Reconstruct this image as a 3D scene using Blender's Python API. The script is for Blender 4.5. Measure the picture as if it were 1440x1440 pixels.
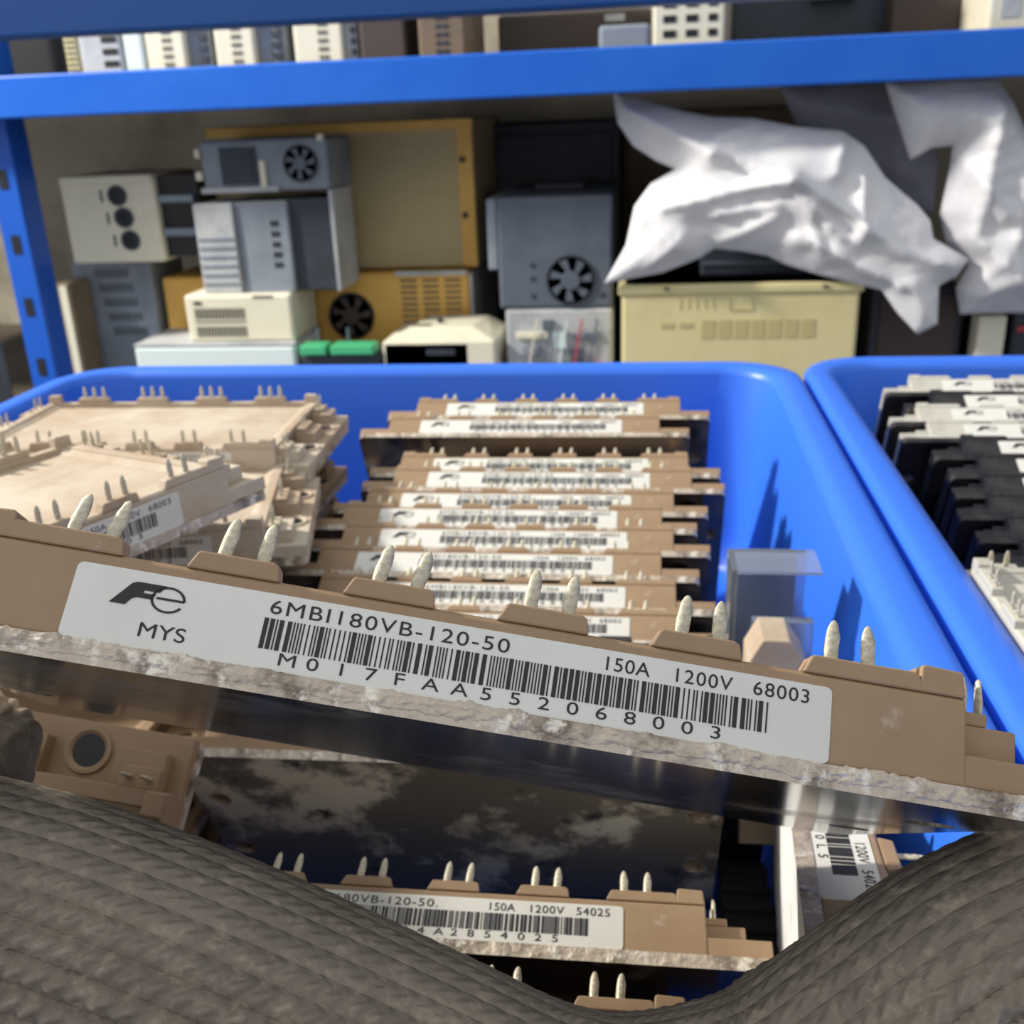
import bpy, bmesh, math, random
from mathutils import Vector, Matrix, Euler, geometry, noise
random.seed(7)
S = bpy.context.scene
for o in list(bpy.data.objects): bpy.data.objects.remove(o)
COL = S.collection

# ------------------------------------------------------------------ camera, world, light, exposure
ZC = 0.987                                   # camera height above the floor
F = 1440.0                                   # focal length in pixels (frame 1440 x 1440)
def cam_axes(yaw, pitch, roll):
    y, p, r = [math.radians(a) for a in (yaw, pitch, roll)]
    fw = Vector((-math.sin(y)*math.cos(p), math.cos(y)*math.cos(p), -math.sin(p)))
    rt = Vector((math.cos(y), math.sin(y), 0)); dn = fw.cross(rt)
    r2 = rt*math.cos(r) - dn*math.sin(r); d2 = rt*math.sin(r) + dn*math.cos(r)
    return r2, d2, fw
CR, CD, CF = cam_axes(8, 21.3, -2.3)
cd = bpy.data.cameras.new('camera'); cam = bpy.data.objects.new('camera', cd); COL.objects.link(cam)
cd.sensor_fit = 'HORIZONTAL'; cd.sensor_width = 36; cd.lens = 36; cd.clip_start = 0.005; cd.clip_end = 50
m3 = Matrix((CR, -CD, -CF)).transposed()
cam.matrix_world = Matrix.Translation((0, 0, ZC)) @ m3.to_4x4()
cd.dof.use_dof = True; cd.dof.focus_distance = 0.104; cd.dof.aperture_fstop = 62
S.camera = cam
w = bpy.data.worlds.new('world'); S.world = w; w.use_nodes = True
wn = w.node_tree; bg = wn.nodes['Background']; bg.inputs[0].default_value = (0.93, 0.96, 1.0, 1)
# hall light: brighter overhead and from the open aisle behind the camera, dimmer along the racks
wt = wn.nodes.new('ShaderNodeTexCoord'); wd_ = wn.nodes.new('ShaderNodeVectorMath'); wd_.operation = 'DOT_PRODUCT'; wd_.inputs[1].default_value = (-.2, -.5, .84)
wr = wn.nodes.new('ShaderNodeMapRange'); wr.inputs[1].default_value = -.6; wr.inputs[2].default_value = 1; wr.inputs[3].default_value = .10; wr.inputs[4].default_value = 1.0
wn.links.new(wt.outputs['Generated'], wd_.inputs[0]); wn.links.new(wd_.outputs['Value'], wr.inputs[0]); wn.links.new(wr.outputs[0], bg.inputs[1])
def area(name, loc, target, size, power, col):
    l = bpy.data.lights.new(name, 'AREA'); l.shape = 'RECTANGLE'; l.size = size[0]; l.size_y = size[1]; l.energy = power; l.color = col
    o = bpy.data.objects.new(name, l); COL.objects.link(o); o.location = loc
    o.rotation_euler = (Vector(target)-Vector(loc)).to_track_quat('-Z', 'Y').to_euler()
area('ceiling_light', (-1.68, 0.64, ZC+0.98), (0.0, 0.45, ZC-0.1), (0.20, 0.12), 66, (1, 0.95, 0.87))
S.view_settings.view_transform = 'Standard'; S.view_settings.look = 'None'
S.view_settings.exposure = 0.0; S.view_settings.gamma = 1; S.view_settings.use_curve_mapping = False

def ray(px, py): return CR*((px-720)/F) + CD*((py-720)/F) + CF
def at_y(px, py, Y):
    r = ray(px, py); r = r*(Y/r.y); return Vector((r.x, r.y, r.z+ZC))
def at_z(px, py, z):
    r = ray(px, py); r = r*((z-ZC)/r.z); return Vector((r.x, r.y, z))
def cw(u, v, wd): return CR*u + CD*v + CF*wd + Vector((0, 0, ZC))   # camera-frame survey point to world (m)

# ------------------------------------------------------------------ materials
def lin(c):
    return tuple(((x/255)/12.92 if x/255 <= 0.04045 else ((x/255+0.055)/1.055)**2.4) for x in c)+(1,)
def mat(name, col, rough=0.6, metal=0.0, col2=None, scale=60, lo=0.45, hi=0.6, bump=0.0, bscale=300, col3=None, scale3=200, lo3=.55, hi3=.65, spec=0.5, trans=0.0, alpha=1.0, sub=0.0, rough2=None):
    m = bpy.data.materials.new(name); m.use_nodes = True; nt = m.node_tree; N = nt.nodes; L = nt.links
    b = N['Principled BSDF']; b.inputs['Roughness'].default_value = rough; b.inputs['Metallic'].default_value = metal
    b.inputs['Base Color'].default_value = lin(col); b.inputs['Specular IOR Level'].default_value = spec
    b.inputs['Transmission Weight'].default_value = trans; b.inputs['Alpha'].default_value = alpha
    if sub: b.inputs['Subsurface Weight'].default_value = sub; b.inputs['Subsurface Radius'].default_value = (.01, .01, .01)
    tc = N.new('ShaderNodeTexCoord')
    def layer(prev, c, sc, lo, hi):
        n = N.new('ShaderNodeTexNoise'); n.inputs['Scale'].default_value = sc; n.inputs['Detail'].default_value = 6; n.inputs['Roughness'].default_value = .65
        L.new(tc.outputs['Object'], n.inputs['Vector'])
        r = N.new('ShaderNodeMapRange'); r.inputs[1].default_value = lo; r.inputs[2].default_value = hi; L.new(n.outputs['Fac'], r.inputs[0])
        x = N.new('ShaderNodeMix'); x.data_type = 'RGBA'; L.new(r.outputs[0], x.inputs[0])
        if prev is None: x.inputs[6].default_value = lin(col)
        else: L.new(prev, x.inputs[6])
        x.inputs[7].default_value = lin(c)
        return x.outputs[2], r.outputs[0]
    out = None
    if col2:
        out, fac = layer(None, col2, scale, lo, hi)
        if rough2 is not None:
            mr = N.new('ShaderNodeMapRange'); mr.inputs[3].default_value = rough; mr.inputs[4].default_value = rough2; L.new(fac, mr.inputs[0]); L.new(mr.outputs[0], b.inputs['Roughness'])
            if metal:
                mm = N.new('ShaderNodeMapRange'); mm.inputs[3].default_value = metal; mm.inputs[4].default_value = 0; L.new(fac, mm.inputs[0]); L.new(mm.outputs[0], b.inputs['Metallic'])
    if col3: out, _ = layer(out, col3, scale3, lo3, hi3)
    if out: L.new(out, b.inputs['Base Color'])
    if bump:
        n = N.new('ShaderNodeTexNoise'); n.inputs['Scale'].default_value = bscale; n.inputs['Detail'].default_value = 5; L.new(tc.outputs['Object'], n.inputs['Vector'])
        bp = N.new('ShaderNodeBump'); bp.inputs['Strength'].default_value = 1; bp.inputs['Distance'].default_value = bump; L.new(n.outputs['Fac'], bp.inputs['Height']); L.new(bp.outputs[0], b.inputs['Normal'])
    return m
M = {}
M['tan'] = mat('tan_plastic', (151, 124, 94), .55, col2=(162, 136, 105), scale=45, lo=.45, hi=.75, col3=(196, 182, 165), scale3=75, lo3=.66, hi3=.76, bump=.00004, bscale=900)
M['dusty'] = mat('dusty_tan_plastic', (172, 150, 126), .8, col2=(196, 184, 164), scale=28, lo=.4, hi=.62, bump=.00006, bscale=700)
M['paste'] = mat('pasted_metal', (196, 182, 164), .5, .35, col2=(132, 118, 104), scale=160, lo=.48, hi=.62, col3=(232, 224, 208), scale3=330, lo3=.54, hi3=.64, bump=.0006, bscale=520)
M['mirror'] = mat('nickel_plate', (150, 150, 148), .13, 1, col2=(120, 116, 110), scale=22, lo=.5, hi=.75, rough2=.4)
M['smear'] = mat('smeared_plate', (122, 116, 102), .5, .0, col2=(226, 224, 206), scale=30, lo=.50, hi=.57, rough2=.6, col3=(60, 56, 48), scale3=70, lo3=.58, hi3=.66)
M['whiteplate'] = mat('white_pasted_plate', (246, 246, 242), .5, .0, col2=(206, 204, 198), scale=60, lo=.5, hi=.7)
M['pin'] = mat('tinned_pin', (176, 168, 148), .42, .45, col2=(212, 204, 178), scale=1500, lo=.42, hi=.6, bump=.00006, bscale=2200, rough2=.7)
M['label'] = mat('label_paper', (222, 220, 211), .5, col2=(216, 214, 204), scale=40)
M['ink'] = mat('black_ink', (30, 28, 30), .5)
M['cream_mod'] = mat('cream_module_plastic', (196, 192, 178), .55, col2=(160, 156, 146), scale=40, lo=.5, hi=.7)
M['dark_mod'] = mat('dark_module_metal', (62, 58, 56), .4, .3, col2=(30, 30, 36), scale=50)
M['bin'] = mat('blue_bin_plastic', (52, 116, 234), .4, sub=.0, bump=.00005, bscale=300, spec=.5)
M['beam'] = mat('blue_painted_steel', (18, 98, 208), .36, col2=(30, 108, 214), scale=8, lo=.4, hi=.7)
M['topbeam'] = mat('dark_blue_steel_paint', (10, 78, 150), .45)  # darker blue than the shelf beam
M['post'] = mat('blue_post_steel', (12, 86, 190), .4)
M['cream'] = mat('cream_plastic', (226, 220, 196), .55, col2=(206, 200, 180), scale=12, lo=.5, hi=.7)
M['yellowcream'] = mat('aged_cream_plastic', (218, 206, 154), .5, col2=(206, 192, 136), scale=10, lo=.5, hi=.7)
M['cyanwhite'] = mat('cool_white_plastic', (214, 226, 222), .5)
M['grey'] = mat('grey_plastic', (134, 142, 152), .55, col2=(120, 128, 138), scale=14)
M['lgrey'] = mat('light_grey_plastic', (184, 186, 186), .55, col2=(160, 162, 164), scale=14)
M['slate'] = mat('slate_plastic', (92, 100, 112), .5, col2=(80, 88, 100), scale=10)
M['dslate'] = mat('dark_slate_plastic', (50, 56, 66), .5, col2=(40, 44, 52), scale=10)
M['black'] = mat('black_plastic', (24, 24, 26), .5)
M['alu'] = mat('heatsink_metal', (120, 130, 140), .35, .6)
M['yellow'] = mat('yellow_painted_metal', (226, 178, 88), .5, col2=(206, 156, 72), scale=8, lo=.45, hi=.7)
M['tanpanel'] = mat('tan_painted_panel', (188, 168, 124), .5, col2=(168, 150, 116), scale=5, lo=.4, hi=.7)
M['green'] = mat('green_terminal_plastic', (70, 176, 122), .5)
M['brown'] = mat('brown_card', (120, 104, 84), .8, col2=(96, 82, 66), scale=6)
M['board'] = mat('shelf_board', (98, 88, 74), .8, col2=(74, 66, 56), scale=5)
M['wall'] = mat('dusty_wall', (176, 166, 148), .9, col2=(140, 132, 118), scale=3)
M['floor'] = mat('concrete', (110, 108, 104), .9, col2=(90, 88, 84), scale=4)
M['bench'] = mat('bench_steel', (70, 74, 80), .5)
M['bag'] = mat('white_plastic_bag', (232, 231, 232), .6, col2=(212, 211, 216), scale=8, bump=.0014, bscale=22)
M['haze'] = mat('frosted_plastic_bag', (186, 186, 200), .3, bump=.004, bscale=18, alpha=.8)
M['clear'] = mat('clear_plastic', (215, 225, 240), .15, trans=.8)
M['red'] = mat('red_plastic', (196, 60, 66), .5)
M['vent'] = mat('vent_shadow_plastic', (112, 108, 92), .7)
M['bvent'] = mat('tan_vent_plastic', (190, 176, 124), .7)
M['cbrown'] = mat('dark_brown_plastic', (70, 58, 52), .6)

# ------------------------------------------------------------------ mesh helpers
def link(name, bm, m, parent=None, smooth=False, bevel=0):
    bmesh.ops.recalc_face_normals(bm, faces=bm.faces)
    me = bpy.data.meshes.new(name); bm.to_mesh(me); bm.free()
    if isinstance(m, (list, tuple)):
        for x in m: me.materials.append(x)
    else: me.materials.append(m)
    if smooth:
        for p in me.polygons: p.use_smooth = True
    o = bpy.data.objects.new(name, me); COL.objects.link(o)
    if parent: o.parent = parent
    if bevel:
        b = o.modifiers.new('bevel', 'BEVEL'); b.width = bevel; b.segments = 2; b.limit_method = 'ANGLE'; b.angle_limit = math.radians(40)
    return o
def box(bm, x0, x1, y0, y1, z0, z1, mi=0):
    v = [bm.verts.new(p) for p in ((x0,y0,z0),(x1,y0,z0),(x1,y1,z0),(x0,y1,z0),(x0,y0,z1),(x1,y0,z1),(x1,y1,z1),(x0,y1,z1))]
    for f in ((0,3,2,1),(4,5,6,7),(0,1,5,4),(1,2,6,5),(2,3,7,6),(3,0,4,7)):
        bm.faces.new([v[i] for i in f]).material_index = mi
def prism(bm, pts, axis, a, b):
    def P(p, t):
        return {'x': (t, p[0], p[1]), 'y': (p[0], t, p[1]), 'z': (p[0], p[1], t)}[axis]
    A = [bm.verts.new(P(p, a)) for p in pts]; B = [bm.verts.new(P(p, b)) for p in pts]; n = len(pts)
    bm.faces.new(A); bm.faces.new(list(reversed(B)))
    for i in range(n): bm.faces.new((A[i], B[i], B[(i+1) % n], A[(i+1) % n]))
def lathe(bm, prof, segs=12, c=(0, 0, 0), axis='z', sx=1, sy=1):
    rings = []
    for r, h in prof:
        ring = []
        for k in range(segs):
            a = 2*math.pi*k/segs; x, y = r*math.cos(a)*sx, r*math.sin(a)*sy
            p = {'z': (x, y, h), 'y': (x, h, y), 'x': (h, x, y)}[axis]
            ring.append(bm.verts.new((p[0]+c[0], p[1]+c[1], p[2]+c[2])))
        rings.append(ring)
    for A, B in zip(rings, rings[1:]):
        for k in range(segs): bm.faces.new((A[k], A[(k+1) % segs], B[(k+1) % segs], B[k]))
    bm.faces.new(list(reversed(rings[0]))); bm.faces.new(rings[-1])
def empty(name, label, cat, group=None, loc=(0, 0, 0), rot=(0, 0, 0)):
    o = bpy.data.objects.new(name, None); COL.objects.link(o); o.location = loc; o.rotation_euler = rot; o.empty_display_size = .01
    o['label'] = label; o['category'] = cat
    if group: o['group'] = group
    return o
def tag(o, label, cat, group=None, kind=None):
    if kind: o['kind'] = kind
    if label: o['label'] = label; o['category'] = cat
    if group: o['group'] = group
    return o
def copy_tree(o, parent=None):
    c = o.copy(); COL.objects.link(c)
    if parent: c.parent = parent
    for ch in list(o.children): copy_tree(ch, c)
    return c
def structure(o): o['kind'] = 'structure'; return o
def cut(o, cyls):
    bm = bmesh.new()
    for (x, y, r) in cyls: lathe(bm, [(r, -.01), (r, .02)], 20, (x, y, 0))
    c = link('cutter', bm, M['black']); md = o.modifiers.new('b', 'BOOLEAN'); md.operation = 'DIFFERENCE'; md.solver = 'EXACT'; md.object = c
    dg = bpy.context.evaluated_depsgraph_get(); me = bpy.data.meshes.new_from_object(o.evaluated_get(dg))
    o.modifiers.remove(md); o.data = me; bpy.data.objects.remove(c)

# ------------------------------------------------------------------ the room and the bench
bm = bmesh.new(); box(bm, -2.6, 2.4, -1.2, 2.4, -.05, 0); structure(link('floor', bm, M['floor']))
bm = bmesh.new(); box(bm, -2.6, 2.4, 1.86, 1.92, 0, 2.6); structure(link('wall_back', bm, M['wall']))
TZ = ZC-.193-.0025                              # bench top
t = empty('workbench', 'dark steel bench top carrying the blue parts bins', 'bench', loc=(.05, .2, 0))
bm = bmesh.new(); box(bm, -.55, .55, -.3, .36, TZ-.03, TZ-.0005); link('bench_top', bm, M['bench'], t, bevel=.003)
for sx in (-.52, .49):
    for sy in (-.27, .31):
        bm = bmesh.new(); box(bm, sx, sx+.03, sy, sy+.03, 0, TZ-.03); link('leg', bm, M['bench'], t)

# ------------------------------------------------------------------ blue bins
def rrect(x0, x1, y0, y1, r, n=6):
    P = []
    for cx, cy, a0 in ((x1-r, y1-r, 0), (x0+r, y1-r, 90), (x0+r, y0+r, 180), (x1-r, y0+r, 270)):
        for k in range(n+1):
            a = math.radians(a0+90*k/n); P.append((cx+r*math.cos(a), cy+r*math.sin(a)))
    return P
def make_bin(label, X0, X1, Y0, Y1, zr, zf):
    # profile: (inset from inner rim edge; negative = outwards, z)
    bm = bmesh.new(); H = zr-zf
    prof = [(.012, 0), (-.0015+.008, .25*H), (-.0020, H-.016), (-.0105, H-.016), (-.0122, H-.012), (-.0122, H-.003), (-.0108, H-.0006), (-.0085, H), (-.0045, H), (-.0015, H-.0008), (.0004, H-.004), (.0045, H-.03), (.0095, .02), (.0125, .006), (.02, .0025)]
    rings = []
    for ins, z in prof:
        r = .022-ins*.6
        rings.append([bm.verts.new((x, y, zf+z)) for x, y in rrect(X0+ins, X1-ins, Y0+ins, Y1-ins, r)])
    n = len(rings[0])
    for A, B in zip(rings, rings[1:]):
        for k in range(n): bm.faces.new((A[k], A[(k+1) % n], B[(k+1) % n], B[k]))
    bm.faces.new(list(reversed(rings[0]))); bm.faces.new(rings[-1])
    o = link('parts_bin', bm, M['bin'], smooth=True)
    mo = o.modifiers.new('wn', 'WEIGHTED_NORMAL')
    tag(o, label, 'bin', 'blue plastic parts bins on the bench')
ZR = ZC-.104; ZF = ZC-.193-.0025
make_bin('deep blue plastic bin holding the tan modules, left of the two', -.255, .051, -.075, .4365, ZR, ZF)
make_bin('deep blue plastic bin holding pale grey modules, right of the two', .0765, .3825, -.068, .4435, ZR, ZF)

# ------------------------------------------------------------------ storage rack behind
BY = 1.15
rack = empty('storage_rack', 'blue painted steel storage rack full of old drives behind the bins', 'shelving', loc=(0, BY, 0))
def rp(name, m, bevel=0, *bs):
    bm = bmesh.new()
    for b in bs: box(bm, b[0], b[1], b[2]-BY, b[3]-BY, b[4], b[5])
    return link(name, bm, M[m], rack, bevel=bevel)
zb0, zb1 = ZC+.0145, ZC+.0585
rp('shelf_beam', 'beam', .002, (-1.3, 1.35, BY-.002, BY+.03, zb0, zb1))
rp('shelf_beam', 'beam', .002, (-1.3, 1.35, BY-.002, BY+.03, ZC-.39, ZC-.345))
rp('shelf_board', 'board', 0, (-1.3, 1.35, BY+.03, 1.84, zb1-.02, zb1-.003))
SH = ZC-.345
rp('shelf_board', 'board', 0, (-1.3, 1.35, BY+.03, 1.84, SH-.015, SH))
def upright(x):
    o = rp('upright', 'post', .0015, (x-.034, x, BY+.031, BY+.034, 0, 1.9), (x-.003, x, BY+.034, BY+.072, 0, 1.9))
    for k in range(24):
        z = .1+k*.075; s = rp('slot', 'black', 0, (x-.0225, x-.0115, BY+.0302, BY+.0312, z, z+.022)); s.parent = o
upright(-.738); upright(1.3)
for (x) in (-1.28, 1.3): rp('upright', 'post', 0, (x-.03, x, 1.80, 1.84, 0, 1.9))
# nearer rack: only its lower front beam reaches into view
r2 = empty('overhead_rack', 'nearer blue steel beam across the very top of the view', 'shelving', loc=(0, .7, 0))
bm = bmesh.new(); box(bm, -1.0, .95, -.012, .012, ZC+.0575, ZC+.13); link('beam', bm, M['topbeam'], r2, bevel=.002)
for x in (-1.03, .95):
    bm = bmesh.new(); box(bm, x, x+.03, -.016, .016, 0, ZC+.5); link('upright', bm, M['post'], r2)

# ------------------------------------------------------------------ old drives and boxes on the rack
def solid(bm, W, D, H, ch=0):
    box(bm, -W/2, W/2, 0, D, 0, H)
def device(kind, label, cat, r, Y, D, m, on=None, group=None, yaw=0, bevel=.004, case='case', top=None):
    """r: pixel survey of the front face (x0, y0, x1, y1) on the plane Y; returns (root, W, H)."""
    xm = (r[0]+r[2])/2; ym = (r[1]+r[3])/2
    a = at_y(r[0], ym, Y); b = at_y(r[2], ym, Y); zt = at_y(xm, r[1], Y).z; zb = at_y(xm, r[3], Y).z
    if on is not None: zb = on+.0006
    W = b.x-a.x; H = zt-zb
    t = empty(kind, label, cat, group, ((a.x+b.x)/2, Y, zb), (0, 0, math.radians(yaw)))
    bm = bmesh.new(); solid(bm, W, D, H); link(case, bm, M[m], t, bevel=min(bevel, W*.1))
    return t, W, H
def part(t, name, m, *bs, bevel=0, parent=None):
    bm = bmesh.new()
    for b in bs: box(bm, *b)
    return link(name, bm, M[m], parent or t, bevel=bevel)
def slots(t, W, H, x0, x1, z0, z1, nx, nz, m='vent', fx=.7, fz=.5, name='vent'):
    bm = bmesh.new(); dx = (x1-x0)*W/nx; dz = (z1-z0)*H/nz
    for i in range(nx):
        for k in range(nz):
            cx = -W/2+x0*W+(i+.5)*dx; cz = z0*H+(k+.5)*dz
            box(bm, cx-dx*fx/2, cx+dx*fx/2, -.0008, .001, cz-dz*fz/2, cz+dz*fz/2)
    return link(name, bm, M[m], t)
def fan(t, cx, cz, R, y=-.001, m='slate', rim='black'):
    bm = bmesh.new(); lathe(bm, [(R, y-.0005), (R, y+.004), (R*.93, y+.004), (R*.93, y-.0005)], 28, (cx, 0, cz), 'y')
    g = link('fan_ring', bm, M[rim], t)
    bm = bmesh.new(); lathe(bm, [(R*.9, y+.0002), (R*.9, y+.003)], 28, (cx, 0, cz), 'y'); link('fan_well', bm, M['black'], g)
    bm = bmesh.new(); lathe(bm, [(R*.36, y-.003), (R*.42, y+.002)], 20, (cx, 0, cz), 'y'); link('fan_hub', bm, M[m], g)
    bm = bmesh.new()
    for k in range(7):
        a = 2*math.pi*k/7; c, s = math.cos(a), math.sin(a); pts = []
        for (rr, da) in ((.4, -.2), (.86, -.05), (.86, .35), (.4, .25)):
            pts.append((cx+R*rr*math.cos(a+da), cz+R*rr*math.sin(a+da)))
        prism(bm, pts, 'y', y-.001, y-.0002)
    link('fan_blades', bm, M[m], g)
    return g
STK = 'old drives stored on the blue rack'
# bottom layer
g6, W, H = device('inverter', 'slate grey perforated drive standing behind the blue upright, below the box with round holes', 'drive', (112, 366, 222, 516), 1.298, .10, 'grey', SH)
for k in range(5):
    z = .955-k*.105; slots(g6, W, H, .28+.03*k, .72+.03*k, z-.075, z-.015, 9, 4, 'dslate', .55, .6)
part(g6, 'seam', 'dslate', (-W/2+.012, -W/2+.015, -.001, .001, .3*H, .8*H))
t, W, H = device('carton', 'narrow brown carton leaning beside the blue upright', 'box', (86, 398, 108, 516), 1.24, .05, 'brown', SH)
part(t, 'tape', 'cream', (-.004, .006, -.001, .0005, .05*H, .98*H))
g8, W, H8 = device('power_supply', 'flat cool white metal box under the small cream drive', 'box', (190, 487, 416, 516), 1.19, .105, 'cyanwhite', SH)
part(g8, 'lid', 'lgrey', (-W/2, W/2, 0, .105, H8, H8+.003), bevel=.001); Z8 = SH+H8+.003
t, W, H = device('inverter', 'small cream drive with two rows of louvres on the flat white box', 'drive', (262, 414, 412, 480), 1.20, .095, 'cream', Z8)
slots(t, W, H, .08, .56, .50, .72, 16, 1, 'vent', .55, 1); slots(t, W, H, .08, .56, .12, .34, 16, 1, 'vent', .55, 1); slots(t, W, H, .08, .56, .42, .45, 1, 1, 'vent', 1, 1)
part(t, 'logo_mark', 'black', (-W/2+.012, -W/2+.022, -.001, .001, .80*H, .86*H))
part(t, 'grip', 'vent', (.02, .045, -.001, .001, .93*H, .97*H)); Z7 = Z8+H
t, W, H = device('terminal_strip', 'dark terminal strip with green plug connectors, low in front of the round fan', 'connector', (424, 498, 536, 518), 1.19, .06, 'dslate', SH)
for x0, x1 in ((.02, .35), (.40, .94)):
    part(t, 'plug', 'green', (-W/2+x0*W, -W/2+x1*W, -.008, .02, H, H+.012), bevel=.002)
    part(t, 'clip', 'slate', (-W/2+(x0+.14)*W, -W/2+(x0+.17)*W, .02, .023, H, H+.028))
t, W, H10 = device('inverter', 'low off-white drive with chamfered lid, in front of the yellow unit', 'drive', (538, 480, 662, 518), 1.19, .11, 'cream', SH, case='base')
bm = bmesh.new()
b0 = [(-W/2, 0), (W/2+.03, 0), (W/2+.03, .11), (-W/2+.02, .11)]
prism(bm, b0, 'z', H10*.0, H10+.0005)
link('cover', bm, M['cream'], t, bevel=.003)
bm = bmesh.new(); n = [bm.verts.new(p) for p in ((-W/2+.002, .002, H10), (W/2+.028, .002, H10), (W/2+.028, .108, H10), (-W/2+.02, .108, H10), (-W/2+.03, .03, H10+.012), (W/2-.002, .03, H10+.012), (W/2+.008, .10, H10+.012), (-W/2+.04, .10, H10+.012))]
for f in ((0, 1, 5, 4), (1, 2, 6, 5), (2, 3, 7, 6), (3, 0, 4, 7), (4, 5, 6, 7)): bm.faces.new([n[i] for i in f])
link('lid', bm, M['cream'], t)
part(t, 'knob', 'black', (.006, .012, .05, .056, H10+.012, H10+.017)); part(t, 'grip', 'vent', (-.03, .0, .03, .045, H10+.012, H10+.0128))
part(t, 'port', 'dslate', (0, .035, -.001, .001, H10*.82, H10*.9))
# yellow unit with fan and louvres
g5, W5, H5 = device('servo_amplifier', 'long yellow amplifier with a black round fan and louvred right end', 'drive', (236, 386, 662, 520), 1.305, .30, 'yellow', SH)
slots(g5, W5, H5, .775, .985, .58, .96, 3, 8, 'brown', .72, .45)
part(g5, 'end_plate', 'lgrey', (W5/2-.095, W5/2-.001, -.004, .0, .975*H5, H5+.002), bevel=.001)
fan(g5, -W5/2+.62*W5, .66*H5, .030, -.004, 'cbrown')
part(g5, 'end_cover', 'lgrey', (W5/2, W5/2+.004, .004, .29, .02*H5, .98*H5))
Z5 = SH+H5
t, W, H = device('cabinet_panel', 'large tan steel cabinet standing on the yellow amplifier', 'cabinet', (300, 172, 668, 350), 1.33, .26, 'tanpanel', Z5+.002)
part(t, 'edge_trim', 'yellow', (-W/2, W/2, -.002, .0, H-.012, H-.001), (W/2-.02, W/2-.001, -.002, .0, .001, H-.012), bevel=.0005)
for z in (.36, .73):
    bm = bmesh.new(); lathe(bm, [(.004, -.004), (.004, .0)], 10, (W/2-.014, 0, z*H), 'y'); link('screw', bm, M['cbrown'], t)
# light grey unit & fan unit over it
Zs = max(Z7, Z5)+.0005
g3, W, H3 = device('inverter', 'light grey drive with louvred cover and dark heatsink, under the unit with exposed fan', 'drive', (282, 284, 408, 378), 1.215, .085, 'lgrey', Z7)
part(g3, 'front_cover', 'lgrey', (-W/2-.002, -W/2+.047, -.008, .0, .0, H3), bevel=.002)
for z in (.1, .2, .3, .4, .5, .6): part(g3, 'louvre', 'grey', (-W/2+.0, -W/2+.043, -.0092, -.008, z*H3, z*H3+.0028))
part(g3, 'side_body', 'grey', (-W/2+.048, W/2, -.003, .0, .0, H3*.98), bevel=.001)
slots(g3, W, H3, .80, .90, .25, .82, 2, 5, 'black', .7, .5).location.y = -.003
part(g3, 'heatsink', 'dslate', (W/2, W/2+.052, .004, .085, 0, H3*1.02), bevel=.002)
part(g3, 'bracket', 'lgrey', (W/2+.052, W/2+.056, .0, .085, 0, H3*1.1)); Z3 = Z7+H3*1.03
g2, W, H = device('inverter', 'dark grey stripped unit with exposed round fan, topmost of its stack', 'drive', (284, 196, 462, 280), 1.215, .1, 'grey', Z7+H3*1.101)
g2.location.z = Z7+H3*1.101+.001
part(g2, 'heatsink', 'dslate', (-W*.34, -W*.06, -.004, .0, .16*H, .86*H)); 
for k in range(7): part(g2, 'fin', 'slate', (-W*.33+k*.0055, -W*.33+k*.0055+.0015, -.007, -.004, .18*H, .84*H))
part(g2, 'tie_bar', 'cream', (-W*.03, .002, -.006, .0, .08*H, .6*H), bevel=.001)
fan(g2, W*.29, .52*H, .0205, -.003, 'slate', 'dslate')
part(g2, 'clip', 'cream', (W/2-.01, W/2-.003, -.003, .006, .93*H, 1.06*H), (-W/2-.008, -W/2, -.003, .01, .25*H, .42*H), (-W/2-.006, -W/2, -.003, .01, .68*H, .86*H), bevel=.001)
part(g2, 'bottom_rail', 'lgrey', (-W/2-.002, W*.1, -.006, .0, .0, .1*H))
# box with three round holes
g1, W, H = device('inverter', 'off-white drive with three round cable holes and black heatsink on its right', 'drive', (92, 246, 222, 358), 1.26, .135, 'cream', SH+(at_y(167, 366, 1.298).z-SH)+.0006, yaw=2)
part(g1, 'front_lip', 'cream', (-W/2+.002, W/2-.002, -.003, .0, .90*H, .985*H), bevel=.001)
for k, (z, m) in enumerate(((.77, 'cbrown'), (.52, 'slate'), (.26, 'cbrown'))):
    bm = bmesh.new(); lathe(bm, [(.0125, -.002), (.0125, .0), (.0095, .0), (.0095, -.002)], 20, (.012+k*.004, 0, z*H), 'y'); gg = link('cable_hole', bm, M['dslate'], g1)
    bm = bmesh.new(); lathe(bm, [(.0095, -.001), (.0095, .001)], 20, (.012+k*.004, 0, z*H), 'y'); link('grommet', bm, M[m], gg)
    part(g1, 'mark', 'black', (-.010+k*.004, -.0075+k*.004, -.001, .001, z*H-.007, z*H+.007))
part(g1, 'heatsink', 'black', (W/2, W/2+.05, .012, .125, .05*H, .97*H))
for z in (.28, .66): part(g1, 'heatsink_rail', 'alu', (W/2, W/2+.046, .004, .012, z*H, (z+.1)*H), bevel=.002)
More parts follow.
